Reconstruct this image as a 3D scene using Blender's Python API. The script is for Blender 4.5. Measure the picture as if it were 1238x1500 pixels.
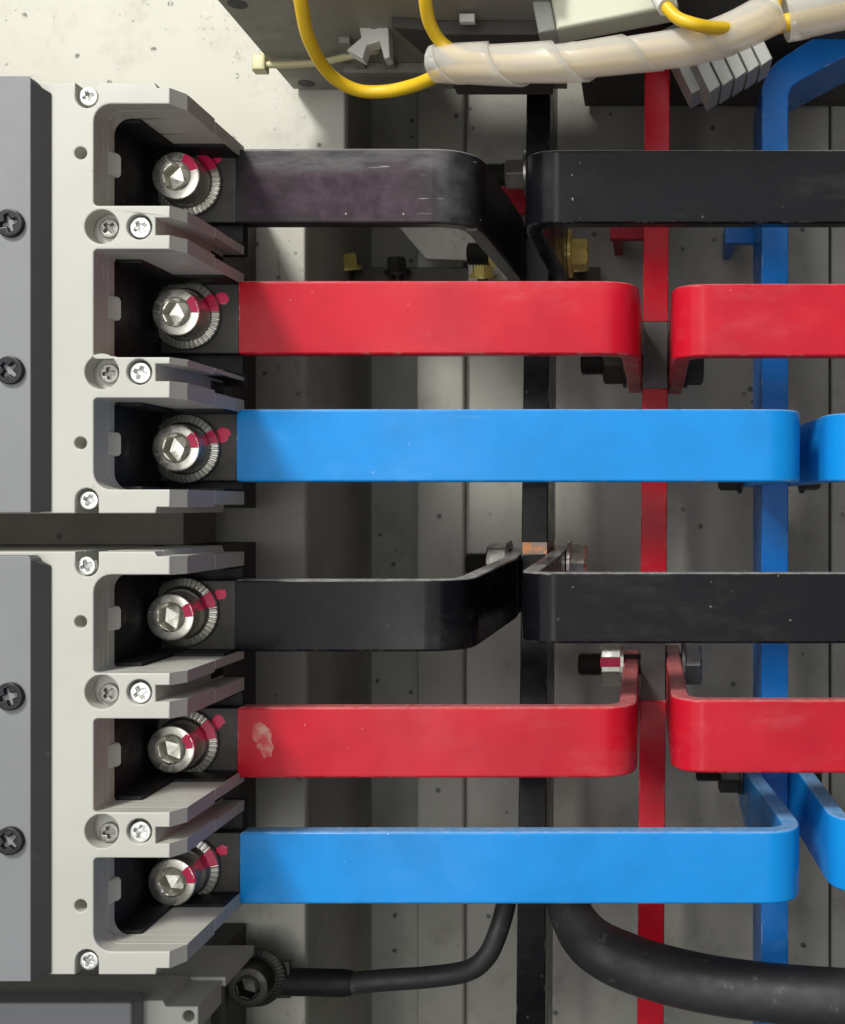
import bpy, bmesh, math, random
from mathutils import Vector, Matrix
from math import sin, cos, pi, radians
random.seed(7)
D = bpy.data
scn = bpy.context.scene
COL = scn.collection
for o in list(D.objects): D.objects.remove(o)

# ------------------------------------------------------------------ camera
# lengths below are millimetres in the cabinet (x right, y depth, z up); S turns them to metres
S = 0.001
F, VX, VY = 1546.0, 950.0, 740.0
cam = D.cameras.new('camera'); cam.sensor_fit = 'VERTICAL'; cam.sensor_height = 24; cam.sensor_width = 24
cam.lens = 24 * F / 1500
cam.shift_x = (619 - VX) / 1500
cam.shift_y = (VY - 750) / 1500
cam.clip_start = 0.01; cam.clip_end = 50
co = D.objects.new('camera', cam); COL.objects.link(co)
co.rotation_euler = (pi/2, 0, 0); scn.camera = co

# ------------------------------------------------------------------ light
w = D.worlds.new('World'); scn.world = w; w.use_nodes = True
bg = w.node_tree.nodes['Background']
bg.inputs[0].default_value = (0.92, 0.91, 0.88, 1); bg.inputs[1].default_value = 0.075

def lamp(name, loc, target, size, power, col, size_y=None):
    l = D.lights.new(name, 'AREA'); l.shape = 'RECTANGLE' if size_y else 'DISK'; l.size = size; l.energy = power; l.color = col
    if size_y: l.size_y = size_y
    o = D.objects.new(name, l); COL.objects.link(o); o.location = loc
    o.rotation_euler = (Vector(target) - Vector(loc)).to_track_quat('-Z', 'Y').to_euler()
lamp('work_lamp', (-0.47, -0.44, 0.72), (-0.05, 0.29, 0.0), 0.20, 8.8, (1.0, 0.975, 0.92))
lamp('fill_lamp', (-0.30, -0.75, 0.15), (-0.05, 0.3, 0.0), 1.5, 7.6, (0.97, 0.98, 1.0), 1.5)  # broad fill added near the camera to brighten the gaps and bolt heads
lamp('tube_lamp', (-0.27, -0.74, 0.10), (-0.02, 0.3, 0.0), 0.11, 1.7, (1.0, 0.98, 0.94), 1.3)
vs = scn.view_settings
vs.view_transform = 'Standard'; vs.look = 'None'; vs.exposure = 0.12; vs.gamma = 1; vs.use_curve_mapping = False

# ------------------------------------------------------------------ materials
def lin(c):
    return tuple(((v/255)/12.92 if v/255 <= .04045 else ((v/255+.055)/1.055)**2.4) for v in c)

class NT:
    def __init__(s, name):
        s.m = D.materials.new(name); s.m.use_nodes = True; s.t = s.m.node_tree
        s.b = s.t.nodes['Principled BSDF']; tc = s.t.nodes.new('ShaderNodeTexCoord')
        oi = s.t.nodes.new('ShaderNodeObjectInfo'); va = s.t.nodes.new('ShaderNodeVectorMath'); va.operation = 'MULTIPLY_ADD'
        s.t.links.new(oi.outputs['Random'], va.inputs[0]); va.inputs[1].default_value = (3.1, 1.7, 5.3)
        s.t.links.new(tc.outputs['Object'], va.inputs[2]); s.raw = tc.outputs['Object']; s.vec = va.outputs[0]
    def n(s, k, **kw):
        nd = s.t.nodes.new(k)
        for a, v in kw.items(): setattr(nd, a, v)
        return nd
    def l(s, a, b): s.t.links.new(a, b)
    def noise(s, scale, detail=3, rough=.55, vec=None, stretch=None):
        nd = s.n('ShaderNodeTexNoise'); nd.inputs['Scale'].default_value = scale
        nd.inputs['Detail'].default_value = detail; nd.inputs['Roughness'].default_value = rough
        src = vec or s.vec
        if stretch:
            mp = s.n('ShaderNodeMapping'); mp.inputs['Scale'].default_value = stretch
            s.l(src, mp.inputs[0]); src = mp.outputs[0]
        s.l(src, nd.inputs['Vector']); return nd.outputs['Fac']
    def ramp(s, f, a, b, v0=0.0, v1=1.0):
        nd = s.n('ShaderNodeMapRange', interpolation_type='SMOOTHSTEP')
        for i, v in enumerate((a, b, v0, v1)): nd.inputs[i+1].default_value = v
        s.l(f, nd.inputs[0]); return nd.outputs[0]
    def mul(s, a, b, op='MULTIPLY'):
        nd = s.n('ShaderNodeMath', operation=op)
        for i, v in enumerate((a, b)):
            if isinstance(v, (int, float)): nd.inputs[i].default_value = v
            else: s.l(v, nd.inputs[i])
        nd.use_clamp = True
        return nd.outputs[0]
    def mix(s, f, a, b):
        nd = s.n('ShaderNodeMix', data_type='RGBA')
        for i, v in ((0, f), (6, a), (7, b)):
            if isinstance(v, (int, float)): nd.inputs[i].default_value = v
            elif isinstance(v, tuple): nd.inputs[i].default_value = (*v[:3], 1)
            else: s.l(v, nd.inputs[i])
        return nd.outputs[2]
    def col(s, v):
        if isinstance(v, tuple): s.b.inputs['Base Color'].default_value = (*v[:3], 1)
        else: s.l(v, s.b.inputs['Base Color'])
    def rough(s, v):
        if isinstance(v, (int, float)): s.b.inputs['Roughness'].default_value = v
        else: s.l(v, s.b.inputs['Roughness'])
    def bump(s, h, strength, dist=0.0005):
        nd = s.n('ShaderNodeBump'); nd.inputs['Strength'].default_value = strength; nd.inputs['Distance'].default_value = dist
        s.l(h, nd.inputs['Height']); s.l(nd.outputs[0], s.b.inputs['Normal'])
    def up(s, a=.4, b=.9):
        g = s.n('ShaderNodeNewGeometry'); sp = s.n('ShaderNodeSeparateXYZ')
        s.l(g.outputs['Normal'], sp.inputs[0]); return s.ramp(sp.outputs[2], a, b)
    def edges(s, radius=.0007):
        bv = s.n('ShaderNodeBevel'); bv.samples = 4; bv.inputs['Radius'].default_value = radius
        g = s.n('ShaderNodeNewGeometry'); d = s.n('ShaderNodeVectorMath', operation='DOT_PRODUCT')
        s.l(bv.outputs[0], d.inputs[0]); s.l(g.outputs['True Normal'], d.inputs[1])
        return s.ramp(d.outputs['Value'], .985, .90)
    def speck(s, scale, size, density):
        v = s.n('ShaderNodeTexVoronoi'); v.inputs['Scale'].default_value = scale; v.inputs['Randomness'].default_value = 1
        nv = s.n('ShaderNodeTexNoise'); nv.inputs['Scale'].default_value = scale*2.2
        mx = s.n('ShaderNodeMix', data_type='VECTOR'); mx.inputs[0].default_value = .0012
        s.l(s.vec, nv.inputs['Vector'])
        s.l(s.vec, mx.inputs[4]); s.l(nv.outputs['Color'], mx.inputs[5])
        s.l(mx.outputs[1], v.inputs['Vector'])
        d = s.ramp(v.outputs['Distance'], size, size*.45)
        sp = s.n('ShaderNodeSeparateColor'); s.l(v.outputs['Color'], sp.inputs[0])
        return s.mul(d, s.ramp(sp.outputs[0], density, density*.8))

def paint(name, base, r=.32, dust=(.62,.58,.54), dust_glint_amt=.55, speck=(.75,.7,.7), coat=.06, tone=.82, peel=.05, spec=.20, wear=(.75,.70,.68), smud=.11):
    t = NT(name)
    c = t.mix(t.ramp(t.noise(38, 4), .35, .7), base, tuple(x*tone for x in base))
    c = t.mix(t.mul(t.speck(230, .07, .035), .5), c, speck)
    c = t.mix(t.mul(t.speck(330, .10, .07), .5), c, tuple(x*.25 for x in base))
    scr = t.mul(t.ramp(t.noise(260, 2, .5, stretch=(.05, .4, 1.2)), .70, .76), t.ramp(t.noise(45, 2), .5, .62))
    c = t.mix(t.mul(scr, .30), c, dust)
    ew = t.mul(t.edges(), t.ramp(t.noise(170, 6, .75), .50, .64))
    c = t.mix(t.mul(ew, .75), c, wear)
    chip = t.mul(t.edges(.0012), t.ramp(t.noise(240, 4, .7), .64, .70))
    c = t.mix(t.mul(chip, .8), c, (.03, .025, .025))
    smudge = t.mul(t.ramp(t.noise(26, 6, .7, stretch=(.6, 1, 1.4)), .52, .75), smud)
    c = t.mix(smudge, c, dust)
    c = t.mix(t.mul(t.mul(t.speck(520, .15, .07), t.ramp(t.noise(22, 3), .48, .64)), .5), c, speck)
    up = t.mul(t.up(), t.ramp(t.noise(420, 5, .7), .25, .7, .35, 1))
    c = t.mix(t.mul(up, dust_glint_amt), c, dust)
    t.col(c)
    t.rough(t.ramp(t.noise(90, 5, .65), .3, .75, r-.06, r+.12))
    t.b.inputs['Specular IOR Level'].default_value = spec; t.b.inputs['Coat Weight'].default_value = coat; t.b.inputs['Coat Roughness'].default_value = .12
    b1 = t.n('ShaderNodeBump'); b1.inputs['Strength'].default_value = .35; b1.inputs['Distance'].default_value = .0016
    t.l(t.noise(34, 3, .5, stretch=(.7, 1, 1)), b1.inputs['Height'])
    t.bump(t.noise(620, 2), peel, .0004)
    bn = [n for n in t.t.nodes if n.type == 'BUMP' and n is not b1 and n.inputs['Distance'].default_value < .001][0]
    t.l(b1.outputs[0], bn.inputs['Normal'])
    return t.m

M = {}
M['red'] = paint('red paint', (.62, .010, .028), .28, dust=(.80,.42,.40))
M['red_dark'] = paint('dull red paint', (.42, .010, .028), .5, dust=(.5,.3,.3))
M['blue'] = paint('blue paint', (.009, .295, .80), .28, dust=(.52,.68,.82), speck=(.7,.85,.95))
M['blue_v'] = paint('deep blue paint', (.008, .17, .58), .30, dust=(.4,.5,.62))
M['black'] = paint('black paint', (.005, .005, .007), .26, dust=(.55,.54,.53), dust_glint_amt=.8, coat=.14, spec=.12, smud=.05, wear=(.42,.41,.40))  # top dust made paler so it also paints in the edge highlights

def scuffed():
    t = NT('scuffed black paint')
    sp = t.n('ShaderNodeSeparateXYZ'); t.l(t.raw, sp.inputs[0])
    nz = t.noise(90, 6, .7, stretch=(.35, 1, 1.3))
    def wob(axis, a, b, k):
        return t.ramp(t.mul(t.mul(nz, k), sp.outputs[axis], 'ADD') if False else t.addc(sp.outputs[axis], nz, k), a, b)
    def addc(v, n, k):
        m = t.n('ShaderNodeMath', operation='MULTIPLY_ADD'); t.l(n, m.inputs[0]); m.inputs[1].default_value = k; t.l(v, m.inputs[2]); return m.outputs[0]
    t.addc = addc
    m = t.mul(t.mul(wob(0, .003, .010, .008), wob(0, .059, .051, .006)), t.mul(wob(2, -.0085, -.0045, .006), wob(2, .0125, .0085, .008)))
    c = t.mix(t.mul(t.ramp(t.noise(160, 5, .7), .3, .75), .5), (.014, .014, .016), (.035, .034, .034))
    purple = t.mix(t.ramp(t.noise(210, 5, .7), .3, .7), (.034, .016, .028), (.074, .044, .062))
    c = t.mix(t.mul(t.mul(m, t.ramp(t.noise(70, 5, .7, stretch=(.5, 1, 1)), .32, .55, .35, 1)), .9), c, purple)
    band = t.mul(t.mul(wob(2, .0035, .0075, .003), wob(0, .062, .056, .004)), wob(0, .0035, .008, .004))
    c = t.mix(t.mul(t.mul(band, t.ramp(nz, .35, .65)), .8), c, (.13, .125, .125))
    vb = t.mul(wob(0, .054, .056, .003), wob(0, .066, .060, .003))
    c = t.mix(t.mul(t.mul(vb, t.ramp(t.noise(130, 4), .3, .65)), .55), c, (.10, .098, .098))
    scr = t.mul(t.ramp(t.noise(700, 2, .5, stretch=(.1, .3, 1)), .68, .72), t.ramp(t.noise(60, 2), .5, .6))
    c = t.mix(t.mul(scr, .6), c, (.5, .5, .5))
    c = t.mix(t.mul(t.speck(260, .09, .14), .6), c, (.5, .48, .48))
    c = t.mix(t.mul(t.up(), .75), c, (.6, .59, .57))
    t.col(c)
    t.rough(t.mul(t.ramp(m, 0, 1, .3, .62), 1.0)); t.b.inputs['Specular IOR Level'].default_value = .18; t.b.inputs['Coat Weight'].default_value = .06
    t.bump(t.noise(500, 3), .08, .0004)
    return t.m
M['scuffed'] = scuffed()

def plastic(name, c, r=.5, bump=.06, tone=.93, dirt=.25, dirtcol=(.2,.18,.15)):
    t = NT(name)
    k = t.mix(t.ramp(t.noise(30, 4), .35, .7), c, tuple(x*tone for x in c))
    k = t.mix(t.mul(t.ramp(t.noise(120, 6, .75), .58, .8), dirt), k, dirtcol)
    k = t.mix(t.mul(t.speck(240, .13, .07), .6), k, dirtcol)
    t.col(k); t.rough(t.ramp(t.noise(200, 4), .3, .7, r-.06, r+.1)); t.bump(t.noise(1400, 2), bump, .0002)
    return t.m
M['cream'] = plastic('cream plastic', (.575, .572, .515), .46, dirt=.10, dirtcol=(.38,.35,.29))
M['grey'] = plastic('grey moulded plastic', (.250, .257, .268), .52, bump=.12, dirt=.12, dirtcol=(.4,.4,.4))
M['charcoal'] = plastic('charcoal plastic', (.075, .077, .083), .6)
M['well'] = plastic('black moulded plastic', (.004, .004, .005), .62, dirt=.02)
M['base'] = plastic('dark base plastic', (.075, .070, .062), .6)
M['tray'] = plastic('grey sheet tray', (.30, .29, .25), .5, dirt=.3)
M['pale_block'] = plastic('pale green plastic', (.66, .67, .52), .45, dirt=.12)
M['comb_grey'] = plastic('pale grey plastic', (.46, .47, .43), .5)
M['white'] = plastic('white nylon', (.8, .8, .76), .4, dirt=.05)
M['tie'] = plastic('yellowed nylon', (.68, .64, .36), .4, dirt=.1)
M['label_grey'] = plastic('grey label', (.34, .34, .31), .5)
M['yellow'] = plastic('yellow wire sheath', (.92, .60, .02), .38, bump=.02, tone=.9, dirt=.05)
M['rubber'] = plastic('black rubber sheath', (.030, .030, .031), .52, bump=.1, dirt=.9, dirtcol=(.24,.235,.22))

def bare():
    t = NT('oxidised bare metal')
    c = t.mix(t.ramp(t.noise(70, 5, .7), .3, .7), (.035, .033, .030), (.075, .070, .062))
    t.col(c); t.rough(.5); t.b.inputs['Metallic'].default_value = .35
    t.bump(t.noise(300, 4), .1, .0004); return t.m
M['bare'] = bare()
def dull_bare():
    t = NT('dull scraped bar')
    c = t.mix(t.ramp(t.noise(90, 5, .7), .3, .7), (.07, .068, .064), (.13, .125, .115))
    t.col(c); t.rough(.55); t.bump(t.noise(350, 4), .15, .0004); return t.m
M['scraped'] = dull_bare()
def copper():
    t = NT('bare copper')
    c = t.mix(t.ramp(t.noise(300, 4), .35, .65), (.55, .24, .10), (.25, .2, .17))
    t.col(c); t.rough(.42); t.b.inputs['Metallic'].default_value = .8; return t.m
M['copper'] = copper()
def metal(name, c, r, c2=None, m=1.0, sc=160):
    t = NT(name)
    t.col(t.mix(t.ramp(t.noise(sc, 5, .7), .3, .7), c, c2 or tuple(x*.7 for x in c)))
    t.rough(t.ramp(t.noise(sc*2, 4), .3, .7, r-.05, r+.12)); t.b.inputs['Metallic'].default_value = m
    t.bump(t.noise(900, 3), .06, .0002); return t.m
M['zinc'] = metal('zinc plated steel', (.90, .88, .79), .27, (.80, .78, .68), .92)
M['zinc_w'] = metal('pale zinc washer', (.86, .85, .77), .33, (.66, .65, .58), .85)
M['screw'] = metal('bright zinc screw', (.86, .86, .83), .26, (.70, .70, .67), .85)
M['dark_screw'] = metal('blackened screw', (.05, .05, .055), .30, None, .8)
M['spring'] = metal('grey spring steel', (.46, .44, .40), .35, (.30, .29, .26), .9)
M['steel'] = metal('dull steel', (.42, .41, .38), .38, (.25, .24, .22), .9)
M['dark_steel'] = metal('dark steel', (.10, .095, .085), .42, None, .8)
M['brass'] = metal('yellow zinc plated steel', (.92, .80, .26), .30, (.78, .64, .18), .35)
def marker():
    t = NT('red marker lacquer')
    t.col(t.mix(t.ramp(t.noise(250, 4), .3, .7), (.95, .03, .15), (.86, .02, .11))); t.rough(.3); return t.m
M['marker'] = marker()

def wrap_mat():
    t = NT('milky spiral wrap')
    nt = t.t; out = [n for n in nt.nodes if n.type == 'OUTPUT_MATERIAL'][0]
    t.col((.95, .95, .93)); t.rough(.28)
    tr = t.n('ShaderNodeBsdfTranslucent'); tr.inputs[0].default_value = (.97, .97, .94, 1)
    tp = t.n('ShaderNodeBsdfTransparent'); tp.inputs[0].default_value = (.96, .96, .93, 1)
    a = t.n('ShaderNodeMixShader'); a.inputs[0].default_value = .40
    t.l(t.b.outputs[0], a.inputs[1]); t.l(tr.outputs[0], a.inputs[2])
    b = t.n('ShaderNodeMixShader'); b.inputs[0].default_value = .54
    t.l(a.outputs[0], b.inputs[1]); t.l(tp.outputs[0], b.inputs[2]); t.l(b.outputs[0], out.inputs[0])
    return t.m
M['wrap'] = wrap_mat()

def wall_mat():
    t = NT('speckled cabinet paint')
    c = t.mix(t.ramp(t.noise(9, 4), .35, .7), (.64, .63, .55), (.56, .545, .465))
    c = t.mix(t.mul(t.ramp(t.noise(42, 7, .72), .50, .72), .45), c, (.36, .33, .26))
    c = t.mix(t.mul(t.mul(t.ramp(t.noise(260, 6, .75), .55, .68), t.ramp(t.noise(30, 3), .45, .6)), .6), c, (.22, .20, .15))
    for sc, sz, de, k in ((150, .17, .34, .85), (85, .10, .34, .8), (330, .16, .22, .6)):
        c = t.mix(t.mul(t.mul(t.speck(sc, sz, de), t.ramp(t.noise(sc*7, 3), .35, .55)), k), c, (.10, .09, .07))
    scr = t.mul(t.ramp(t.noise(150, 3, .6, stretch=(1, 1, .35)), .67, .73), t.ramp(t.noise(25, 2), .48, .6))
    c = t.mix(t.mul(scr, .45), c, (.2, .18, .14))
    t.col(c); t.rough(.55); t.bump(t.noise(700, 4), .12, .0004)
    return t.m
M['wall'] = wall_mat()
def rail_mat():
    t = NT('dusty mounting plate')
    c = t.mix(t.ramp(t.noise(30, 5, .7), .35, .7), (.56, .48, .41), (.40, .34, .28))
    c = t.mix(t.mul(t.speck(120, .2, .25), .9), c, (.04, .035, .03))
    t.col(c); t.rough(.7); t.bump(t.noise(600, 4), .15, .0004); return t.m
M['rail'] = rail_mat()
def rear_mat():
    t = NT('grey galvanised panel')
    c = t.mix(t.ramp(t.noise(14, 5), .35, .7), (.47, .465, .41), (.31, .305, .26))
    c = t.mix(t.mul(t.ramp(t.noise(60, 7, .72), .5, .75), .5), c, (.17, .16, .13))
    for sc, sz, de, k in ((150, .2, .2, .85), (85, .12, .2, .8)):
        c = t.mix(t.mul(t.speck(sc, sz, de), k), c, (.05, .045, .035))
    t.col(c); t.rough(.5); t.bump(t.noise(700, 4), .12, .0004); return t.m
M['rear'] = rear_mat()

# ------------------------------------------------------------------ mesh helpers
def P(px, py, d): return Vector(((px - VX) * d / F, d, (VY - py) * d / F))
def X(px, d=245): return (px - VX) * d / F
def Z(py, d=245): return (VY - py) * d / F
WL = {}
def tag(o, label=None, cat=None, group=None, kind=None):
    if label: o['label'] = label
    if cat: o['category'] = cat
    if group: o['group'] = group
    if kind: o['kind'] = kind
    return o
def thing(name, label, cat, at, group=None):
    o = D.objects.new(name, None); o.empty_display_size = .005; COL.objects.link(o)
    o.location = Vector(at) * S; WL[o] = Vector(at)
    return tag(o, label, cat, group)
def finish(me, name, mat, parent=None, origin=None, ang=38, wn=True):
    """mesh in cabinet millimetres -> object under parent (or at origin)"""
    loc = WL[parent] if parent is not None else Vector(origin or (0, 0, 0))
    my = Vector(origin) if origin is not None else loc
    me.transform(Matrix.Scale(S, 4) @ Matrix.Translation(-my))
    for p in me.polygons: p.use_smooth = True
    me.set_sharp_from_angle(angle=radians(ang))
    me.materials.clear(); me.materials.append(M[mat] if isinstance(mat, str) else mat)
    o = D.objects.new(name, me); COL.objects.link(o); WL[o] = my
    if wn:
        md = o.modifiers.new('normals', 'WEIGHTED_NORMAL'); md.keep_sharp = True; md.weight = 100
    if parent is not None:
        o.parent = parent; o.location = (my - WL[parent]) * S
    else: o.location = my * S
    return o
def clean(me, dist=1e-3):
    bm = bmesh.new(); bm.from_mesh(me); bmesh.ops.remove_doubles(bm, verts=bm.verts, dist=dist)
    bmesh.ops.recalc_face_normals(bm, faces=bm.faces); bm.to_mesh(me); bm.free(); return me
def poly(loops, a0, a1, bev=0.0, orient='front', res=2):
    cu = D.curves.new('c', 'CURVE'); cu.dimensions = '2D'; cu.fill_mode = 'BOTH'
    for lp in loops:
        sp = cu.splines.new('POLY'); sp.points.add(len(lp) - 1); sp.use_cyclic_u = True
        for i, q in enumerate(lp): sp.points[i].co = (q[0], q[1], 0, 1)
    cu.extrude = (a1 - a0) / 2 - bev; cu.bevel_depth = bev; cu.bevel_resolution = res; cu.offset = -bev
    ob = D.objects.new('c', cu); me = D.meshes.new_from_object(ob)
    D.objects.remove(ob); D.curves.remove(cu)
    mid = (a0 + a1) / 2
    if orient == 'front': m = Matrix(((1,0,0,0),(0,0,-1,mid),(0,1,0,0),(0,0,0,1)))
    elif orient == 'top': m = Matrix(((1,0,0,0),(0,1,0,0),(0,0,1,mid),(0,0,0,1)))
    else: m = Matrix(((0,0,1,mid),(1,0,0,0),(0,1,0,0),(0,0,0,1)))
    me.transform(m); return clean(me)
def rect(x0, x1, z0, z1): return [(x0, z0), (x1, z0), (x1, z1), (x0, z1)]
def circ(x, z, r, n=32, a0=0): return [(x + r*cos(a0 + 2*pi*i/n), z + r*sin(a0 + 2*pi*i/n)) for i in range(n)]
def arc(cx, cy, r, a, b, n=8): return [(cx + r*cos(radians(a+(b-a)*i/n)), cy + r*sin(radians(a+(b-a)*i/n))) for i in range(n+1)]
def box(x0, x1, d0, d1, z0, z1, bev=.3): return poly([rect(x0, x1, z0, z1)], d0, d1, bev)
def join(ms):
    bm = bmesh.new()
    for m in ms: bm.from_mesh(m); D.meshes.remove(m)
    me = D.meshes.new('m'); bm.to_mesh(me); bm.free(); return me
def loft(rings, n=48, cap0=True, cap1=True):
    """rings: (height, radius or f(theta)) along +z"""
    vs, fs = [], []
    for h, r in rings:
        for i in range(n):
            th = 2*pi*i/n; rr = r(th) if callable(r) else r
            hh = h(i) if callable(h) else h
            vs.append((rr*cos(th), rr*sin(th), hh))
    for k in range(len(rings)-1):
        for i in range(n):
            j = (i+1) % n; fs.append((k*n+i, k*n+j, (k+1)*n+j, (k+1)*n+i))
    if cap0: fs.append(tuple(range(n))[::-1])
    if cap1: fs.append(tuple(range((len(rings)-1)*n, len(rings)*n)))
    me = D.meshes.new('m'); me.from_pydata(vs, [], fs); return me
def hexr(a, rot=0):     # across-flats half width
    def f(th):
        t = (th + rot) % (pi/3) - pi/6
        return a / cos(t)
    return f
FRONT = Matrix(((1,0,0),(0,0,-1),(0,1,0))).to_4x4()      # local z -> towards the viewer
def axis_to(v):
    return Vector(v).to_track_quat('Z', 'Y').to_matrix().to_4x4()
def put(me, m, loc): me.transform(Matrix.Translation(loc) @ m); return me
def fillet(pts, rs, n=10):
    out = [Vector(pts[0])]
    for i in range(1, len(pts)-1):
        p, a, b = Vector(pts[i]), Vector(pts[i-1]), Vector(pts[i+1])
        u, v = (a-p).normalized(), (b-p).normalized()
        ang = u.angle(v); r = rs[i-1]
        t = min(r / math.tan(ang/2), (a-p).length*.49, (b-p).length*.95)
        p0, p1 = p+u*t, p+v*t
        for k in range(n+1):
            s = k/n; out.append((1-s)**2*p0 + 2*s*(1-s)*p + s*s*p1)
    out.append(Vector(pts[-1])); return out
def ribbon(pts, t, z0, z1, bev=.8):
    L, R = [], []
    for i, p in enumerate(pts):
        d = (pts[min(i+1, len(pts)-1)] - pts[max(i-1, 0)]).normalized()
        nrm = Vector((-d.y, d.x)) * t/2
        L.append(p+nrm); R.append(p-nrm)
    me = poly([[(q.x, q.y) for q in R + L[::-1]]], z0, z1, bev, 'top', 3)
    return me
def spline(pts, n=14):
    pts = [Vector(p) for p in pts]; q = [pts[0]*2-pts[1]] + pts + [pts[-1]*2-pts[-2]]
    out = []
    for i in range(1, len(q)-2):
        a, b, c, d = q[i-1:i+3]
        for k in range(n):
            t = k/n
            out.append(.5*((2*b)+(c-a)*t+(2*a-5*b+4*c-d)*t*t+(3*b-a-3*c+d)*t**3))
    out.append(pts[-1]); return out
def frames(path):
    T = [(path[min(i+1, len(path)-1)]-path[max(i-1, 0)]).normalized() for i in range(len(path))]
    n = T[0].cross(Vector((0, 1, 0)));  n = n if n.length > .1 else T[0].cross(Vector((0, 0, 1)))
    n.normalize(); out = []
    for t in T:
        n = (n - t*n.dot(t)).normalized(); out.append((t, n, t.cross(n)))
    return out
def tube(path, r, seg=20):
    fr = frames(path); vs, fs = [], []
    for i, p in enumerate(path):
        rr = r(i/(len(path)-1)) if callable(r) else r
        for k in range(seg):
            a = 2*pi*k/seg; vs.append(p + (fr[i][1]*cos(a) + fr[i][2]*sin(a))*rr)
    for i in range(len(path)-1):
        for k in range(seg):
            j = (k+1) % seg; fs.append((i*seg+k, i*seg+j, (i+1)*seg+j, (i+1)*seg+k))
    fs.append(tuple(range(seg))[::-1]); fs.append(tuple(range((len(path)-1)*seg, len(path)*seg)))
    me = D.meshes.new('m'); me.from_pydata(vs, [], fs); return clean(me, 1e-5)

# ------------------------------------------------------------------ the cabinet's back
PA, PB, PC, PR = 340, 398, 402, 424        # depths of the plates
wall = finish(box(-420, 330, PR, PR+3, -330, 330, .2), 'cabinet_wall', 'rear', origin=(0, PR, 0))
tag(wall, kind='structure')
xa, xb, zs = X(447, PA), X(505, PA), Z(270, PA)
pl = poly([[(-400, -320), (xa, -320), (xa, zs), (xb, zs), (xb, 320), (-400, 320)]], PA, PA+4, .8)
finish(pl, 'mounting_plate', 'wall', wall)
finish(box(xa-3, xa-.5, PA+4.2, PR-.4, -320, 320, .3), 'plate_flange', 'rear', wall)
finish(box(X(610, PB), X(679.6, PB), PB, PB+18, -320, 320, 1.2), 'upright_strip', 'rear', wall)
finish(box(X(681.4, PC), X(1215, PC), PC, PC+3, -320, 320, .8), 'rear_panel', 'rear', wall)
finish(box(X(1217, PC), 300, PC-1.5, PC+3, -320, 320, .8), 'rear_panel', 'rear', wall)
finish(box(-400, X(335, PA)-4, PA-24, PA-.5, Z(812, PA)-8, Z(752, PA)+8, .5), 'mounting_rail', 'rail', wall)

# ------------------------------------------------------------------ breakers
def screw_meshes(r, h):
    head = poly([circ(0, 0, r, 28), [(a*r, b*r) for a, b in
            ((.16,.62),(-.16,.62),(-.2,.2),(-.62,.16),(-.62,-.16),(-.2,-.2),(-.16,-.62),(.16,-.62),(.2,-.2),(.62,-.16),(.62,.16),(.2,.2))]],
            -h/2, h/2, r*.09, 'top', 3)
    floor = loft([(-h/2-.3, r*.9), (-h/2+.05, r*.9)], 20)
    return join([head, floor])
def add_screw(parent, name, px, py, d, r, mat, ang, h=1.0):
    me = screw_meshes(r, h); me.transform(Matrix.Rotation(ang, 4, 'Z'))
    p = P(px, py, d)
    put(me, FRONT, p + Vector((0, h/2, 0)))
    o = finish(me, name, mat, parent, origin=p); return o

def comb(b, xe, ins, sl, tab, lip):
    """outline of the cream cover seen from the front; b holds picture rows"""
    K = lambda x, y: (X(x), Z(y))
    t0, t1 = b['top']; b0, b1 = b['bot']; o = []
    o += [K(-460, t0)]
    if lip: o += [(X(127)+X(967)*math.cos(radians(a)), Z(t0+20)-X(967)*math.sin(radians(a))) for a in ()]
    n = b['notch']
    def nt(yc, yedge, up):
        pts = [K(n-17, yedge), K(n-17, yc)]
        for i in range(1, 8):
            a = pi - pi*i/8
            pts.append(K(n+17*cos(a), yc + (17*sin(a) if up else -17*sin(a))))
        return pts + [K(n+17, yc), K(n+17, yedge)]
    o += nt(t0+20, t0, True)
    o += [K(226, t0), K(230, t0+7+ins), (xe, Z(t0+7+ins))]
    o += [(xe, Z(t1))]
    def corner(y, r, first):
        # first: coming along the top wall leftwards, turning down; else coming down, turning right
        c = []
        for i in range(7):
            a = pi/2*i/6
            if first: c.append(K(sl+r-r*sin(a), y+r-r*cos(a)))
            else: c.append(K(sl+r-r*cos(a), y-r+r*sin(a)))
        return c
    def tabp(ya, yb):
        if not tab: return []
        m = (ya+yb)/2 + 3
        return [K(sl, m-24), K(sl+7, m-23), K(sl+10, m-18), K(sl+10, m+8), K(sl+7, m+12), K(sl, m+13)]
    prev = t1; rr = 26
    for (a0, a1), (g0, g1) in zip(b['mid'], b['groove']):
        o += corner(prev, rr, True) + tabp(prev, a0) + corner(a0, 6, False)
        o += [(xe, Z(a0)), (xe, Z(g0-ins))]
        if lip: o += [(xe, Z(g0+4)), K(266, g0+4), K(266, g0)] if False else []
        o += [K(228, g0-ins), K(228, g1+ins), (xe, Z(g1+ins)), (xe, Z(a1))]
        prev, rr = a1, 6
    o += corner(prev, 6, True) + tabp(prev, b0) + corner(b0, 26, False)
    o += [(xe, Z(b0)), (xe, Z(b1-9-ins)), K(230, b1-9-ins), K(228, b1)]
    o += nt(b1-20, b1, False)[::-1]
    o += [K(-460, b1)]
    q = []
    for p in o:
        if not q or (abs(p[0]-q[-1][0]) + abs(p[1]-q[-1][1])) > .02: q.append(p)
    return q[::-1]

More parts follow.
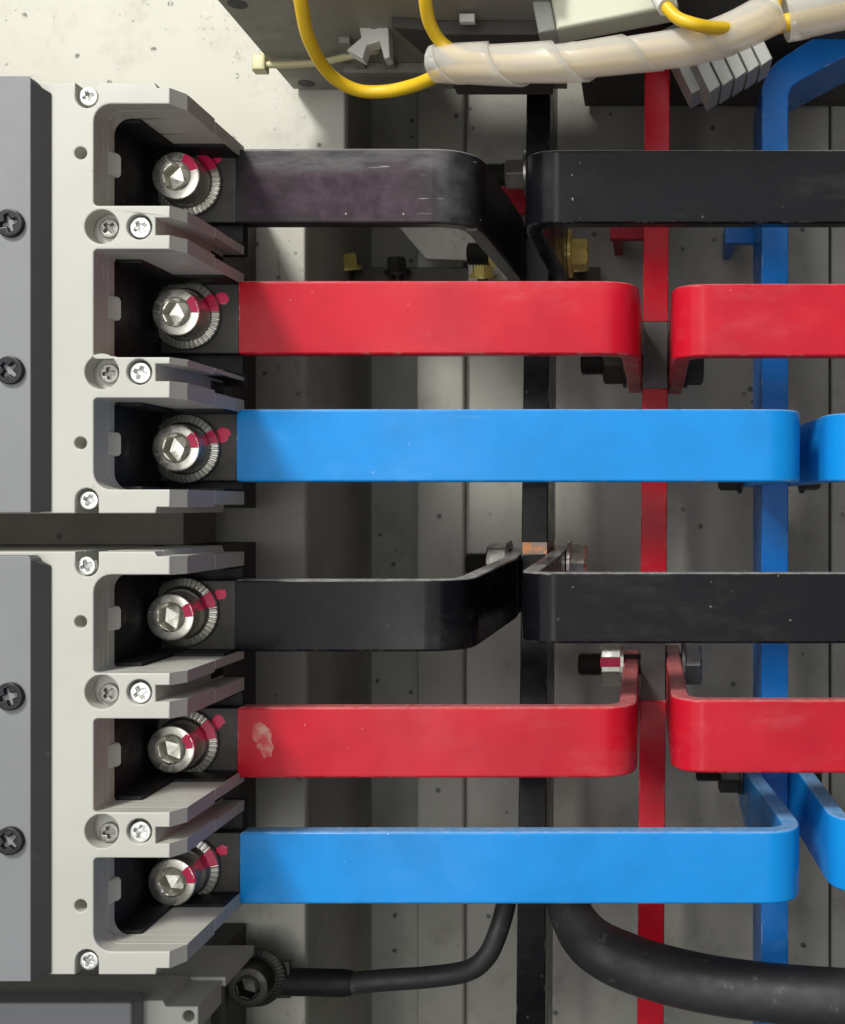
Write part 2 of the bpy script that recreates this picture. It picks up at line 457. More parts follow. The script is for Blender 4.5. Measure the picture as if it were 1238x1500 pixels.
def breaker(label, b):
    zb, zt = Z(b['bot'][1]), Z(b['top'][0])
    t = thing('circuit_breaker', label, 'circuit breaker', (-190, PA-.6, (zb+zt)/2), 'moulded case circuit breakers on the left')
    xe = X(270, 247.5)
    holes = []
    for (a0, a1), (g0, g1), hy in zip(b['mid'], b['groove'], b['hy']):
        holes += [circ(X(149), Z(hy), 25*.1585), circ(X(204), Z(hy), 18.5*.1585)]
    for hy in b['small']: holes.append(circ(X(118), Z(hy), 9*.1585, 20))
    l1 = poly([comb(b, xe, 0, 137, False, True)] + holes, 245, 249.5, .35)
    l1b = poly([comb(b, xe, 0, 137, False, False)], 249.5, 251.5, .1)
    l1c = poly([comb(b, xe, 0, 137.5, True, False)], 251.5, 254.5, .1)
    for v in l1.vertices:
        if v.co.y < 245.9 and v.co.x > xe - .8: v.co.x -= 2.3
    l2 = poly([comb(b, xe, 0, 112, False, False)], 254.5, 265, .15)
    for v in l1c.vertices:
        if v.co.y < 253 and X(138) < v.co.x < X(150): v.co.x = X(137.6)
    l3 = poly([comb(b, xe+.1, 4, 112, False, False)], 265, 284, .15)
    cov = finish(join([l1, l1b, l1c, l2, l3]), 'cover', 'cream', t)
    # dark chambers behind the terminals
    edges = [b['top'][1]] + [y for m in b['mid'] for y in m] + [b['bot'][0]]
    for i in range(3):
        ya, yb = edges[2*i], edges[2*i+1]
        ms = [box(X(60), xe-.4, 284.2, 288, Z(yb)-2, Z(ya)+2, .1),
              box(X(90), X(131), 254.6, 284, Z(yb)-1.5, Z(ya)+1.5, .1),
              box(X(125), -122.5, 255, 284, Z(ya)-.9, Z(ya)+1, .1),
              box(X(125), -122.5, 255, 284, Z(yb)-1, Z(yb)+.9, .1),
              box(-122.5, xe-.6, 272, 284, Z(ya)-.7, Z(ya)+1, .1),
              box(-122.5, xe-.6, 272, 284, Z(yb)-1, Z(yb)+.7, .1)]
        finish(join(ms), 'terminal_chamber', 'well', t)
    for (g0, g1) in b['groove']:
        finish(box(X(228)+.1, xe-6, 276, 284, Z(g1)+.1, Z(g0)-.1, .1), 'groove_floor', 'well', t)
    finish(box(-262, -126, 284.3, PA-.7, zb+1, zt-1, .8), 'base', 'base', t)
    # raised grey front
    y0, y1 = b['panel']
    gx, gt = X(75), X(45, 241)
    g0z, g1z = Z(y1, 241), Z(y0, 241)
    g = poly([[(-262, g0z), (gt, g0z), (gt, g1z-.6), (gt-.6, g1z), (-262, g1z)]], 241, 244.9, .25, res=3)
    fp = finish(g, 'front_panel', 'grey', t)
    tr = poly([[(gt+.03, 241.15), (gx, 244.3), (gx, 244.95), (gt+.03, 244.95)]], g0z+.2, g1z-1.2, .12, 'top')
    for v in tr.vertices:
        if v.co.z > g1z-3 and v.co.x > gt+1: v.co.z -= 1.2
    finish(tr, 'panel_edge', 'charcoal', fp)
    for k, y in enumerate(b['psc']): add_screw(fp, 'panel_screw', 12, y, 239.9, 3.2, 'dark_screw', .3+k*.5, 1.6)
    for k, hy in enumerate(b['hy']):
        add_screw(cov, 'deep_screw', 159, hy+2, 248.4, 2.3, 'steel', .7+k, 1.0)
        add_screw(cov, 'cover_screw', 205, hy+1, 246.0, 2.45, 'screw', .5+k*.7, 1.2)
    for k, (sx, sy) in enumerate(b['corner']):
        add_screw(cov, 'corner_screw', sx, sy, 246.2, 2.15, 'screw', .35+k*.8, 1.4)
    return t

B1 = dict(top=(121, 152), bot=(717, 752), mid=[(301, 365), (523, 583)], groove=[(319, 344), (533, 558)], hy=[332, 545],
          small=[224, 649], notch=127, panel=(111, 751), psc=[326, 542], corner=[(129, 141), (130, 733)])
B2 = dict(top=(808, 842), bot=(1394, 1428), mid=[(986, 1053), (1190, 1257)], groove=[(1004, 1028), (1212, 1236)], hy=[1014, 1218],
          small=[911, 1327], notch=127, panel=(814, 1438), psc=[1021, 1233], corner=[(126, 829), (130, 1408)])
breaker('cream and grey circuit breaker directly below the bare speckled wall', B1)
breaker('cream and grey circuit breaker in the middle, between the two others', B2)

# third breaker: a smaller frame set back under the second
t3 = thing('circuit_breaker', 'shaded smaller circuit breaker set back under the others, with a black lug', 'circuit breaker', (-190, PA-.6, -150),
           'moulded case circuit breakers on the left')
zt3 = Z(1466, 284); xe3 = X(290, 284)
c3 = poly([[(-262, zt3-60), (xe3, zt3-60), (xe3, zt3-24), (xe3-14, zt3-24), (xe3-14, zt3-8), (xe3, zt3-8), (xe3, zt3-1.6), (X(243,284), zt3-1.6), (X(238,284), zt3), (-262, zt3)],
           circ(X(276, 284), Z(1489, 284), 1.5, 20)], 284, 300, .5)
c3b = poly([[(-262, zt3-60), (xe3+1, zt3-60), (xe3+1, zt3-28), (xe3-12, zt3-28), (xe3-12, zt3-3.5), (xe3+1, zt3-3.5), (xe3+1, zt3-.8), (-262, zt3-.8)]], 300, 322, .4)
finish(join([c3, c3b]), 'cover', 'cream', t3)
finish(box(-262, xe3-8, 322, PA-.7, zt3-60, zt3-1, .6), 'base', 'base', t3)
finish(poly([[(-262, -180), (X(195, 278), -180), (X(195, 278), Z(1470, 278)), (X(192, 278), Z(1467, 278)), (-262, Z(1467, 278))]], 277, 283.9, .7), 'front_panel', 'grey', t3)

# ------------------------------------------------------------------ upright busbars
BD0, BD1 = 342, 370
def bar_x(name, py):
    a, b = {'black': ((771, 806), (757, 799)), 'red': ((944, 981), (934, 973)), 'blue': ((1115, 1155), (1115, 1155))}[name]
    f = (py - 170) / 1230
    return X(a[0]+(b[0]-a[0])*f, BD0), X(a[1]+(b[1]-a[1])*f, BD0)
def quad(name, ya, yb, grow=0.0):
    l0, r0 = bar_x(name, ya); l1, r1 = bar_x(name, yb)
    return [(l1-grow, Z(yb, BD0)), (r1+grow, Z(yb, BD0)), (r0+grow, Z(ya, BD0)), (l0-grow, Z(ya, BD0))]
bars = {}
for name, lab, segs in (
    ('black', 'upright black busbar standing behind the black links', [(-120, 794, 'black'), (794, 812, 'copper'), (812, 1620, 'black')]),
    ('red', 'upright red busbar in the middle, between the black and the blue one', [(-120, 471, 'red'), (471, 569, 'scraped'), (569, 938, 'red'), (938, 1026, 'scraped'), (1026, 1620, 'red')])):
    l, r = bar_x(name, 740)
    t = thing('upright_busbar', lab, 'busbar', ((l+r)/2, BD1, Z(1620, BD0)), 'upright busbars')
    for ya, yb, mt in segs:
        nm = 'painted_bar' if mt in ('black', 'red') else 'bare_patch'
        g = 0 if nm == 'painted_bar' else -.25
        e = .0
        finish(poly([quad(name, ya, yb, g)], BD0-g*1.0, BD1, .45 if nm == 'painted_bar' else .1), nm, mt, t)
    bars[name] = t
t = thing('upright_busbar', 'upright blue busbar that bends off to the right at its top', 'busbar', (40, BD1, Z(1620, BD0)), 'upright busbars')
K = lambda x, y: (X(x, BD0), Z(y, BD0))
bl = [K(1115, 1620), K(1155, 1620), K(1155, 140), K(1160, 127), K(1172, 118), K(1270, 66), K(1270, 20), K(1180, 62), K(1140, 88), K(1123, 105), K(1116, 128)]
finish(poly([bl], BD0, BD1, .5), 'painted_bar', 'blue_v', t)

# ------------------------------------------------------------------ links
LD = 281; T = 5.0
def shear(me, k, d0=288):
    for v in me.vertices:
        if v.co.y > d0: v.co.z += k * (v.co.y - d0)
    return me
links = {}
def link_left(key, col, bar, x0, xb, y0, y1, k, label, mat=None, diag=False):
    z1, z0 = Z(y0, LD), Z(y1, LD)
    xs = X(x0, LD); l, r = bar_x(bar, (y0+y1)/2); xf = l - T/2 - .15
    xc = X(xb, LD) if diag else X(xb, LD) - T/2
    t = thing('busbar_link', label, 'busbar link', (xs, LD+T, (z0+z1)/2), 'painted links bolted to the breakers')
    c = LD + T/2
    path = fillet([(xs, c), (xc, c), (xf, 334), (xf, 367)], [11 if diag else 8, 25], 10)
    dmid = (z0+z1)/2
    finish(shear(ribbon(path, T, z0, z1), k), 'painted_strip', mat or col, t)
    finish(box(X(205, LD), xs-.05, LD+.15, LD+T-.15, z0+.2, z1-.2, .5), 'bare_end', 'bare', t)
    links[key] = t; return t
def link_right(key, col, bar, xb, y0, y1, k, label, xe=190):
    z1, z0 = Z(y0, LD), Z(y1, LD)
    l, r = bar_x(bar, (y0+y1)/2); xf = r + T/2 + .15
    xc = X(xb, LD) + T/2; c = LD + T/2
    o = Vector((xf, LD+T, (z0+z1)/2))
    path = fillet([(xe, c), (xc, c), (xf, 334), (xf, 367)], [8, 25], 10)
    t = thing('busbar_link', label, 'busbar link', o, 'painted links leaving to the right')
    finish(shear(ribbon(path, T, z0, z1), k), 'painted_strip', col, t)
    links[key] = t; return t
link_left('L1', 'black', 'black', 346, 684, 217, 327, -.075, 'scuffed black link with a worn purplish patch, bolted to the breaker under the bare wall', 'scuffed', True)
link_left('L2', 'red', 'red', 350, 936, 411, 519, -.015, 'plain red link between the scuffed black link and a blue one')
link_left('L3', 'blue', 'blue', 347, 1184, 599, 706, 0, 'clean blue link on the breaker under the bare wall, below a red link')
link_left('L4', 'black', 'black', 345, 672, 849, 955, .07, 'glossy black link on the middle breaker, its end slanting back to the upright bar', None, True)
link_left('L5', 'red', 'red', 348, 933, 1036, 1140, .045, 'red link with a pale scraped patch near its bolted end, on the middle breaker')
link_left('L6', 'blue', 'blue', 352, 1183, 1219, 1325, .03, 'blue link on the middle breaker, just above the thick black cable')
link_right('R1', 'black', 'black', 762, 219, 327, -.03, 'black link with a bright dusty bend, just under the wire bundle')
link_right('R2', 'red', 'red', 985, 415, 522, -.015, 'short red link level with the plain red one, with bare bar between them')
link_right('R3', 'blue', 'blue', 1217, 604, 705, 0, 'blue link end beside the clean blue link, showing its slanted inner side')
link_right('R4', 'black', 'black', 757, 839, 943, .05, 'black link beside the bare copper spot on the upright black bar')
link_right('R5', 'red', 'red', 984, 1026, 1133, .045, 'short red link hanging below a black one, its flange held by a hex bolt head')
link_right('R6', 'blue', 'blue', 1222, 1203, 1310, .05, 'blue link whose dusty top edge runs back beside the upright blue bar')
# pale scrape on the lower red link
def patch(loop, d, th, name, mat, parent): return finish(poly([loop], d, d+th, th*.3, res=1), name, mat, parent)
sc = NT('scraped paint'); sc.col(sc.mix(sc.ramp(sc.noise(420, 6, .65), .35, .7), (.64, .04, .045), (.72, .36, .30))); sc.rough(.6); M['scrape'] = sc.m
rg = random.Random(3)
lp = [(X(386 + 13*cos(a)*(1+rg.uniform(-.3,.3)) + 7*sin(a), LD), Z(1083 + 27*sin(a)*(1+rg.uniform(-.2,.2)), LD)) for a in [2*pi*i/26 for i in range(26)]]
patch(lp, LD-.04, .10, 'scraped_patch', 'scrape', links['L5'])
# insulating tape edge: paint end lines
# ------------------------------------------------------------------ terminal bolts
def ring_sector(r0, r1, a0, a1, h0, h1, th=.10, n=10, rag=0, seed=1):
    rg = random.Random(seed); vs, fs = [], []
    for i in range(n+1):
        a = a0+(a1-a0)*i/n
        e0, e1 = rg.uniform(-rag, rag), rg.uniform(-rag, rag)
        for r, h in ((r0+e0, h0), (r1+e1, h1)):
            vs.append((r*cos(a), r*sin(a), h)); vs.append((r*cos(a), r*sin(a), h+th))
    for i in range(n):
        a, b = 4*i, 4*i+4
        fs += [(a+1, a+3, b+3, b+1), (a, b, b+2, a+2), (a, a+1, b+1, b), (a+2, b+2, b+3, a+3)]
    fs += [(0, 2, 3, 1), (4*n, 4*n+1, 4*n+3, 4*n+2)]
    me = D.meshes.new('m'); me.from_pydata(vs, [], fs); return clean(me, 1e-6)
def grade_text(txt, ang, r, size=2.1):
    ms = []
    for i, ch in enumerate(txt):
        cu = D.curves.new('t', 'FONT'); cu.body = ch; cu.size = size; cu.extrude = .16; cu.align_x = 'CENTER'; cu.bevel_depth = .05
        ob = D.objects.new('t', cu); me = D.meshes.new_from_object(ob); D.objects.remove(ob); D.curves.remove(cu)
        a = ang - (i-(len(txt)-1)/2) * (size*.56/r)
        me.transform(Matrix.Rotation(a - pi/2, 4, 'Z') @ Matrix.Translation((0, r-size*.35, 0))); ms.append(me)
    return join(ms)
MW = [25, 24, 22, 19, 21, 24]; WW = [.34, .30, .22, .26, .32, .28]
NW = 168
def tooth(h, amp): return lambda i: h + (amp if (i % 4) < 2 else -amp)
def washer_mesh():
    return loft([(0, 4.3), (0, 9.0), (tooth(.75, .02), 9.15), (tooth(1.15, .16), 8.95), (tooth(1.75, .22), 7.35), (tooth(1.6, .03), 6.95), (1.72, 6.8), (1.72, 4.3)], NW, False, False)
def bolt_head():
    N = 96; hx = hexr(3.15, .3)
    mn = lambda th: max(hx(th), 0)
    return loft([(0, 6.2), (5.7, 6.2), (6.25, 6.05), (6.5, 5.65), (6.5, 3.95), (6.05, 3.55), (6.0, mn), (1.9, mn), (1.5, lambda th: hx(th)*.6), (1.2, .2)], N, True, True)
def spring_mesh():
    return loft([(1.6, 4.3), (1.6, 7.15), (tooth(1.95, .05), 7.1), (tooth(3.0, .07), 6.6), (3.25, 6.35), (3.25, 4.3)], NW, False, False)
whead, wwash, wspring = bolt_head(), washer_mesh(), spring_mesh()
TB = [('L1', (257, 257), (270, 264), 42, (310, 231), '8', 118, 'socket bolt clamping the scuffed black link'),
      ('L2', (257, 457), (271, 461), 22, (325, 437), '8.8', 165, 'socket bolt clamping the plain red link'),
      ('L3', (257, 656), (269, 657), 22, (326, 636), '8.8', 212, 'socket bolt clamping the clean blue link'),
      ('L4', (249, 904), (268, 897), 20, (323, 871), '8.8', 152, 'socket bolt marked 8.8 clamping the glossy black link'),
      ('L5', (250, 1098), (268, 1089), 24, (319, 1058), '8.8', 255, 'socket bolt clamping the red link with the scrape'),
      ('L6', (251, 1293), (270, 1275), 22, (326, 1246), '8.8', 150, 'socket bolt clamping the blue link above the thick cable')]
for i, (key, hp, wp, ma, bp, txt, ta, lab) in enumerate(TB):
    WP = P(wp[0], wp[1], LD-1.2); WP.y = LD
    hd = LD - 3.2
    HP = P(hp[0], hp[1], hd - 6.5); HP.y = hd
    # keep the bolt inside the washer hole's clearance
    off = Vector((HP.x-WP.x, 0, HP.z-WP.z))
    if off.length > 1.5: WP = Vector((HP.x, LD, HP.z)) - off.normalized()*1.5
    t = thing('terminal_bolt', lab, 'bolt', HP, 'socket head bolts in the breaker terminals')
    m = whead.copy(); m.transform(Matrix.Rotation(.25*i, 4, 'Z')); put(m, FRONT, HP)
    h = finish(m, 'bolt_head', 'zinc', t)
    mm = put(ring_sector(3.85, 5.8, radians(ma-MW[i]), radians(ma+MW[i]), 6.47, 6.47, .09, 10, .10+.03*(i % 3), i), FRONT, HP); finish(mm, 'torque_mark', 'marker', h)
    mm = put(ring_sector(5.9, 6.22, radians(ma-MW[i]*.9), radians(ma+MW[i]*.9), 6.28, 6.0, .12, 8, .02, i), FRONT, HP); finish(mm, 'torque_mark', 'marker', h)
    gm = put(grade_text(txt, radians(ta), 4.95, 2.0), FRONT, HP - Vector((0, 6.52, 0))); finish(gm, 'grade_mark', 'steel', h)
    tw = thing('serrated_washer', lab.replace('socket bolt', 'pale serrated washer under the bolt'), 'washer', WP, 'serrated washers in the breaker terminals')
    m = wwash.copy(); m.transform(Matrix.Rotation(.07*i, 4, 'Z')); put(m, FRONT, WP); wr = finish(m, 'washer_ring', 'zinc_w', tw, ang=25)
    m = wspring.copy(); put(m, FRONT, WP); finish(m, 'spring_ring', 'spring', tw, ang=25)
    a = radians(ma + (4 if i > 2 else 0))
    finish(put(ring_sector(6.6, 7.15, a-WW[i]*.95, a+WW[i]*.85, 3.12, 2.05, .12, 8, .02, 70+i), FRONT, WP), 'torque_mark', 'marker', wr)
    finish(put(ring_sector(7.15, 9.1, a-WW[i], a+WW[i]*.9, 2.12, 1.46, .14, 12, .12, 20+i), FRONT, WP), 'torque_mark', 'marker', wr)
    rg = random.Random(50+i)
    sx, sz = ((15, 11), (13, 9), (11, 12), (9, 9), (10, 11), (10, 8))[i]
    lp = [(X(bp[0] + sx*cos(q)*rg.uniform(.62, 1.2), LD), Z(bp[1] - sz*sin(q)*rg.uniform(.75, 1.1), LD)) for q in [2*pi*j/16 for j in range(16)]]
    patch(lp, LD-.05+.1, .2, 'torque_mark', 'marker', links[key])

# ------------------------------------------------------------------ joint bolts through the upright bars
def joint(bar, ky, d, label, head_mat='steel', nut_mat='zinc', mark=False, z=None, ext=5.2, hexs=6.5):
    zc = Z(ky, d) if z is None else z
    l, r = bar_x(bar, VY - zc*F/BD0)
    xl, xr = l - ext - .2, r + ext + .2
    t = thing('joint_bolt', label, 'bolt', (xl, d, zc), 'hex bolts joining links to the upright bars')
    o = (xl, d, zc); LFT, RGT = axis_to((-1, 0, 0)), axis_to((1, 0, 0))
    th = [(-(xr-xl), 3.7)] + [(h*.5, 3.9 if k % 2 else 3.35) for k, h in enumerate(range(0, 30))] + [(15.2, 2.8)]
    finish(put(loft(th, 28), LFT, (xl, d, zc)), 'threaded_shank', 'dark_steel', t)
    def hexm(h, rot): return loft([(0, hexr(hexs, rot)), (h-.6, hexr(hexs, rot)), (h, lambda q: min(hexr(hexs, rot)(q), hexs)*.96)], 72)
    finish(put(loft([(0, 8), (1.0, 8), (1.2, 7.7)], 36), LFT, (xl, d, zc)), 'flat_washer', nut_mat, t)
    n = finish(put(hexm(6.5, .2), LFT, (xl-1.2, d, zc)), 'nut', nut_mat, t)
    finish(put(loft([(0, 8), (1.0, 8), (1.2, 7.7)], 36), RGT, (xr, d, zc)), 'flat_washer', head_mat, t)
    finish(put(hexm(5.3, .1), RGT, (xr+1.2, d, zc)), 'hex_head', head_mat, t)
    if mark:
        finish(box(xl-7.6, xl-.9, d-hexs*1.0-.9, d-hexs*.35, zc+hexs*.05, zc+hexs*.5, .2), 'torque_mark', 'marker', t)
def zl(k, d, kk): return None
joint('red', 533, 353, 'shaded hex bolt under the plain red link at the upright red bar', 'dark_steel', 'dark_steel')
joint('red', 973, 353, 'hex bolt with red marked nut above the scraped red link', 'steel', 'zinc', True)
joint('black', 826, 358, 'hex bolt showing its head behind the black link beside the copper spot', 'zinc', 'steel')
joint('black', 372, 354, 'hex bolt between the slanting black links over the plain red link', 'brass', 'brass', False, None, 5.2, 4.4)
joint('black', 256, 356, 'small hex bolt with a red smear, above the gap between the black links', 'steel', 'steel', False, None, .4, 4.6)
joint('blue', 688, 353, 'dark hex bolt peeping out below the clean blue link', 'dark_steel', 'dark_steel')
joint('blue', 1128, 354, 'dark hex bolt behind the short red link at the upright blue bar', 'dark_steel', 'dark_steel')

# ------------------------------------------------------------------ things behind the upper links
K = lambda x, y, d: (X(x, d), Z(y, d))
br = tag(finish(poly([[K(575, 322, 386), K(720, 322, 386), K(748, 410, 386), K(686, 412, 386), K(686, 381, 386), K(624, 379, 386)]], 386, 389, .4),
     'support_bracket', 'wall', origin=P(640, 370, 389)), 'cream angled bracket behind the scuffed black link', 'bracket')
finish(box(X(690, 386), X(700, 386), 389, PC-.2, Z(410, 386), Z(330, 386), .3), 'bracket_leg', 'wall', br)
fb = thing('flat_bar', 'dark flat support carrying the yellow plated bolts above the plain red link', 'support', P(660, 400, 398))
finish(box(X(470, 398), X(880, 398), 393, 396, Z(440, 394), Z(392, 394), .4), 'support_strip', 'base', fb)
def stud(px, py, d, lab, mat, r=4.0, up=True):
    t = thing('hex_bolt', lab, 'bolt', P(px, py, d), 'small plated bolts behind the links')
    c = P(px, py, d)
    AX = axis_to((0, -.35, 1)) if up else FRONT
    finish(put(loft([(0, hexr(r, .2)), (4.2, hexr(r, .2)), (4.8, r*.9)], 60), AX, c), 'hex_head', mat, t)
    finish(put(loft([(-1, r*1.5), (0, r*1.5)], 32), AX, c), 'flat_washer', mat, t)
    finish(put(loft([(-8, r*.55), (-.9, r*.55)], 20), AX, c), 'shank', 'dark_steel', t)
stud(508, 390, 390, 'bright yellow plated hex bolt left of the cream bracket', 'brass', 3.6)
stud(582, 396, 391, 'dark bolt at the foot of the cream bracket', 'dark_steel', 3.2)
stud(707, 402, 378, 'yellow plated bolt tucked under the slanting end of the scuffed black link', 'brass', 3.2)
stud(842, 392, 388, 'yellow plated bolt right of the upright black bar', 'brass', 3.4)
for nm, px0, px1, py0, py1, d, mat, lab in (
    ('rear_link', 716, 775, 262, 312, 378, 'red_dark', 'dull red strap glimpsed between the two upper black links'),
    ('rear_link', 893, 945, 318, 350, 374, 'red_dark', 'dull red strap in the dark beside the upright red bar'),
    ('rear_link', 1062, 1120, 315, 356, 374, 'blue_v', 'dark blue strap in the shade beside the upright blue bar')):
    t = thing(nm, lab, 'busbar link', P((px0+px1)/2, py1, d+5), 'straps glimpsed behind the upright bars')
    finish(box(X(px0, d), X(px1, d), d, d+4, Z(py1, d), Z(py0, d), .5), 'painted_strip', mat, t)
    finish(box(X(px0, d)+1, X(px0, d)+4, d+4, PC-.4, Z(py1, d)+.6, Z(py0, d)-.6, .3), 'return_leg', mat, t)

# ------------------------------------------------------------------ upper modules
zT = Z(130, 338)
tr = thing('relay_module', 'grey module on the bare wall with a yellowed cable tie round it', 'relay', (-80, 338, zT))
xl = X(430, 338)
finish(box(xl, -26, 268, 338.5, zT, zT+60, .5), 'tray', 'tray', tr)
for a, b, c, d in ((340, 356, 2, 10), (440, 458, 118, 126)):
    dd = zT*F/(VY-(c+d)/2)
    finish(put(loft([(-.1, 2.6), (.15, 2.6), (.15, 1.5)], 24), axis_to((0, 0, -1)), (X((a+b)/2, dd), dd, zT)), 'rivet', 'charcoal', tr)
hs = finish(box(X(668, 330), -30, 290, 333, zT-4, zT-.02, .5), 'black_housing', 'base', tr)
finish(poly([[K(545, 22, 296)[0:2], (X(600, 296), 300), (0, 0)][:0] or [(-58, 290), (-70, 288), (-58, 330)]], zT-3, zT-.05, .2, 'top'), 'black_gusset', 'base', tr)
finish(box(-92, -66, 318, 321, zT-3, zT-.05, .2), 'moulded_rib', 'tray', tr)
finish(box(-88, -85, 300, 318, zT-2, zT-.05, .2), 'moulded_rib', 'tray', tr)
finish(box(-79, -76, 300, 318, zT-2, zT-.05, .2), 'moulded_rib', 'tray', tr)
finish(box(X(674, 285), X(696, 285), 284, 286, Z(34, 285), Z(22, 285), .2), 'white_tag', 'white', tr)
um = thing('shading_module', 'dark module added above the upright red and blue bars to shade them', 'module', (50, 399, 152))  # added block that keeps the wall behind the bar tops dark
finish(box(-24, 150, 312, 400, 151, 210, .8), 'module_body', 'base', um)
finish(box(-20, 146, 309, 311.8, 156, 206, .6), 'module_front', 'comb_grey', um)
# cable tie
td = zT*F/(VY-88)
ct = thing('cable_tie', 'yellowed nylon cable tie running under the grey module', 'cable tie', (xl, td, zT), None)
finish(tube([Vector(p) for p in ((xl-2.6, td+1, zT+14), (xl-1.4, td, zT+1), (xl-1.0, td, zT-1.4), (xl+4, td, zT-1.5), (X(470, td), td-1, zT-1.3), (X(525, td-8), td-9, zT-2.2), (X(552, td-14), td-14, zT-3))], 1.05, 10), 'strap', 'tie', ct)
finish(join([box(xl-4.6, xl-.6, td-2, td+2.5, zT-3.6, zT+1.2, .8)]), 'tie_head', 'tie', ct)
cl = thing('nylon_clip', 'white notched nylon clip under the grey module', 'clip', P(545, 62, td-14))
c = P(546, 62, 296)
finish(poly([[(c.x-7, c.z-2.5), (c.x-3, c.z+1), (c.x-3.6, c.z+4.4), (c.x+.5, c.z+3.4), (c.x+4.6, c.z+4.6), (c.x+5.0, c.z-4.5), (c.x+3.4, c.z-5), (c.x+2.2, c.z), (c.x-1.5, c.z-1.2), (c.x-2.6, c.z-5)]], 295, 300, .4), 'clip_body', 'white', cl)

# pale block with its label field
pb = thing('terminal_housing', 'pale green plastic housing above the milky wire wrap', 'housing', P(890, 40, 290))
c = P(900, 22, 276)
R = Matrix.Rotation(radians(-11), 4, (0, 1, 0)) @ Matrix.Rotation(radians(-4), 4, (1, 0, 0))
def tilted(me, c, R): me.transform(Matrix.Translation(c) @ R @ Matrix.Translation(-Vector(c))); return me
finish(tilted(box(c.x-15.5, c.x+17, 276, 285, c.z-.6, c.z+42, 1.4), c, R), 'housing_body', 'pale_block', pb)
finish(tilted(box(c.x-20.5, c.x-15.6, 279, 287, c.z+1, c.z+42, .9), c, R), 'side_plate', 'comb_grey', pb)
finish(tilted(box(c.x+2, c.x+9.5, 275.7, 276.4, c.z+5, c.z+20, .1), c, R), 'label_field', 'label_grey', pb)
# finned grey connector
fc = thing('connector_block', 'grey connector with a row of stepped fins below the wire wrap', 'connector', P(1060, 110, 310))
c = P(1062, 92, 322)
R2 = Matrix.Rotation(radians(-26), 4, (0, 1, 0))
finish(tilted(box(c.x-12, c.x+14, 328, 341, c.z-2, c.z+20, .6), c, R2), 'connector_body', 'comb_grey', fc)
for i in range(5):
    x = c.x - 9 + i*4.6
    f = poly([[(x, c.z-7.4+i*.3), (x+3.9, c.z-6.8+i*.3), (x+3.9, c.z+6), (x, c.z+6)]], 318+i*.6, 334, .5)
    finish(tilted(f, c, R2), 'fin', 'comb_grey', fc)

# ------------------------------------------------------------------ wires and wrap
WD = 261
def W(px, py, d=WD): return P(px, py, d)
wpath = spline([W(640, 93, 276), W(740, 94, 266), W(840, 90), W(930, 79), W(1010, 68), W(1075, 48), W(1135, 18)], 24)
wires = [
  ('yellow wire hanging in a wide loop below the grey module', [W(432, -30, 260), W(440, 0, 262), W(452, 55, 271), W(480, 105, 283), W(520, 131, 289), W(565, 134, 290), W(610, 124, 286), W(650, 108, 278), W(700, 102, 270), W(760, 101, 265.5), W(840, 97, 262), W(930, 86, 262), W(1010, 73, 262), W(1080, 52), W(1128, 30), W(1136, -10)], 1.75),
  ('yellow wire dropping straight into the open end of the wrap', [W(621, -30, 260), W(623, 0, 263), W(630, 35, 268), W(650, 65, 272), W(690, 86, 270), W(760, 90, 264), W(840, 84), W(930, 72), W(1010, 60), W(1080, 38), W(1126, 14), W(1138, -30)], 1.7),
  ('yellow wire leaving the white ferrule at the pale housing', [W(967, -8, 256), W(975, 8, 255.5), W(992, 26, 254), W(1015, 35, 253), W(1040, 40, 255), W(1075, 42, 259)], 1.55),
  ('yellow wire leaving the frame inside the short second wrap', [W(1110, 48, 263), W(1135, 38, 262), W(1165, 30), W(1210, 22), W(1250, 12), W(1300, -4)], 2.1)]
for lab, pts, r in wires:
    tag(finish(tube(spline(pts, 10), r, 18), 'yellow_wire', 'yellow', origin=pts[0]), lab, 'wire', 'yellow control wires')
tag(finish(tube([W(958, -26, 270), W(964, -10, 258), W(977, 10, 255.4)], 2.4, 18), 'wire_ferrule', 'white', origin=W(966, -8, 256)), 'white sleeve on the yellow wire at the pale housing', 'ferrule')
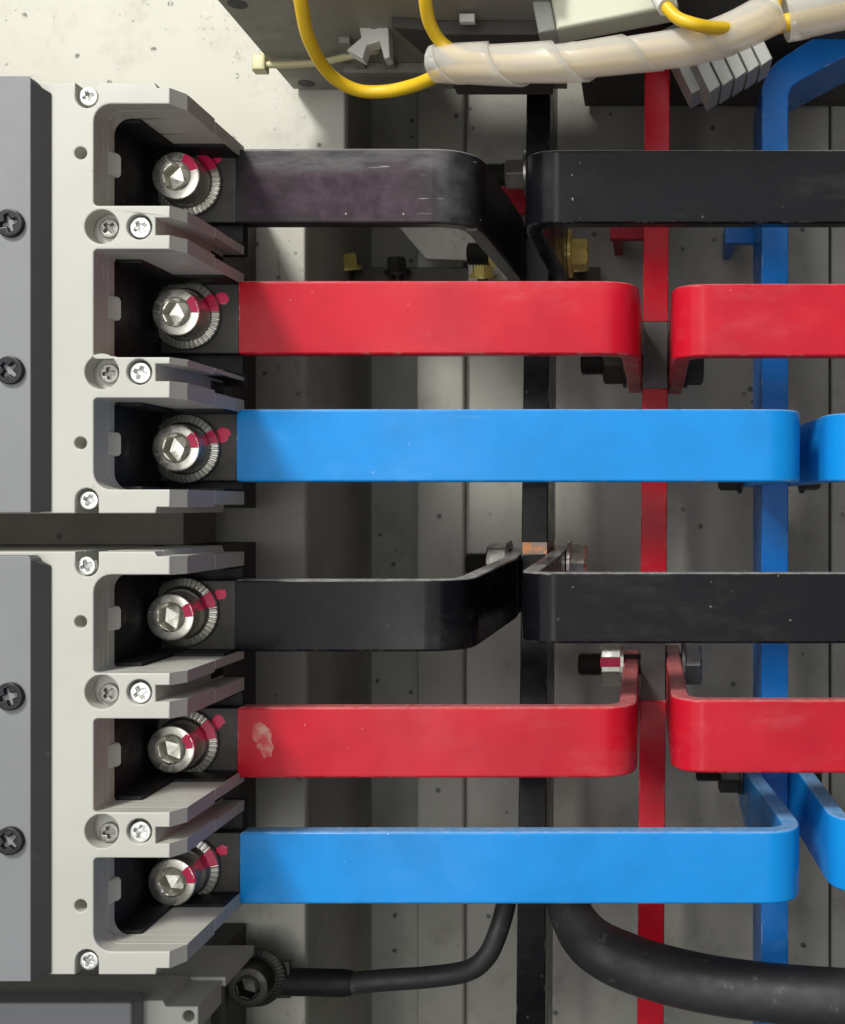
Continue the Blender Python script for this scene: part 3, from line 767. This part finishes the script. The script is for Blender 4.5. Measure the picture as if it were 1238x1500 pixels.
def spiral(path, R0, pitch, width, phase, lab):
    L = [0]
    for a, b in zip(path, path[1:]): L.append(L[-1] + (b-a).length)
    tot = L[-1]; fr = frames(path)
    def at(s):
        s = max(0, min(tot*.9999, s)); k = 0
        while L[k+1] < s: k += 1
        f = (s-L[k])/(L[k+1]-L[k])
        return path[k].lerp(path[k+1], f), fr[k][1].lerp(fr[k+1][1], f).normalized(), fr[k][2].lerp(fr[k+1][2], f).normalized()
    vs, fs = [], []; n = 40; turns = tot/pitch + 1.2; N = int(turns*n); m = 6
    for i in range(N+1):
        u = i/n - 1.0
        for j in range(m+1):
            v = j/m; s = u*pitch + v*width
            p, a, b = at(s)
            ang = 2*pi*u + phase
            r = R0 + .6*(v - .5) + .16*sin(2*ang + 1.7*u) + .22*sin(1.3*u + 1.1) + .12*sin(5*ang + 3*u)*v
            vs.append(p + (a*cos(ang)+b*sin(ang))*r)
    for i in range(N):
        for j in range(m):
            q = i*(m+1)+j; fs.append((q, q+1, q+m+2, q+m+1))
    me = D.meshes.new('m'); me.from_pydata(vs, [], fs)
    bm = bmesh.new(); bm.from_mesh(me)
    bmesh.ops.dissolve_degenerate(bm, dist=1e-4, edges=bm.edges); bm.to_mesh(me); bm.free()
    o = finish(me, 'spiral_wrap', 'wrap', origin=path[0], ang=60)
    md = o.modifiers.new('thick', 'SOLIDIFY'); md.thickness = .0004; md.offset = 1
    tag(o, lab, 'cable wrap', 'milky spiral wraps round the yellow wires')
spiral(wpath, 4.7, 17.8, 18.9, 1.0, 'long milky spiral wrap round the yellow wires, over the upright bars')
spiral(spline([W(1150, 26), W(1200, 14), W(1290, -8)], 20), 5.7, 19.2, 20.4, 2.2, 'short milky spiral wrap at the upper right, over the bent blue bar')

# ------------------------------------------------------------------ cables below
CD = 326
pts = [P(818, 1290, 345), P(836, 1338, 336), P(868, 1382, CD), P(932, 1414, CD-2), P(1020, 1438, CD-6), P(1120, 1453, CD-10), P(1250, 1463, CD-14), P(1400, 1468, CD-16)]
rr = lambda s: 6.3 + 2.0*min(1, max(0, (s-.08)/.3))
tag(finish(tube(spline(pts, 12), rr, 32), 'power_cable', 'rubber', origin=pts[0]), 'thick dusty black cable sweeping off to the right below the blue link', 'cable')
cc = thing('cable_lug_lead', 'thin black cable with a crimped lug from the set back breaker', 'cable', P(410, 1435, 332))
pts = [P(505, 1441, 333), P(560, 1436, 333), P(630, 1431, 334), P(685, 1422, 336), P(712, 1402, 338), P(728, 1370, 341), P(741, 1325, 346), P(748, 1270, 352)]
finish(tube(spline(pts, 12), 3.3, 24), 'cable_sheath', 'rubber', cc)
finish(tube([P(412, 1437, 332), P(420, 1438, 332), P(505, 1440, 333), P(517, 1440, 333)], lambda s: 4.1 if .02 < s < .99 else 3.6, 24), 'lug_sleeve', 'well', cc)
finish(box(X(345, 328), X(425, 330), 329.5, 332, Z(1462, 330), Z(1408, 330), .6), 'lug_palm', 'bare', cc)
t = thing('terminal_bolt', 'shaded bolt and washer holding the black lug on the set back breaker', 'bolt', P(377, 1430, 329), 'socket head bolts in the breaker terminals')
c = P(377, 1430, 329.4)
finish(put(wwash.copy(), FRONT, c), 'washer_ring', 'dark_steel', t, ang=25)  # dark steel on this washer and head puts their shadow into the colour
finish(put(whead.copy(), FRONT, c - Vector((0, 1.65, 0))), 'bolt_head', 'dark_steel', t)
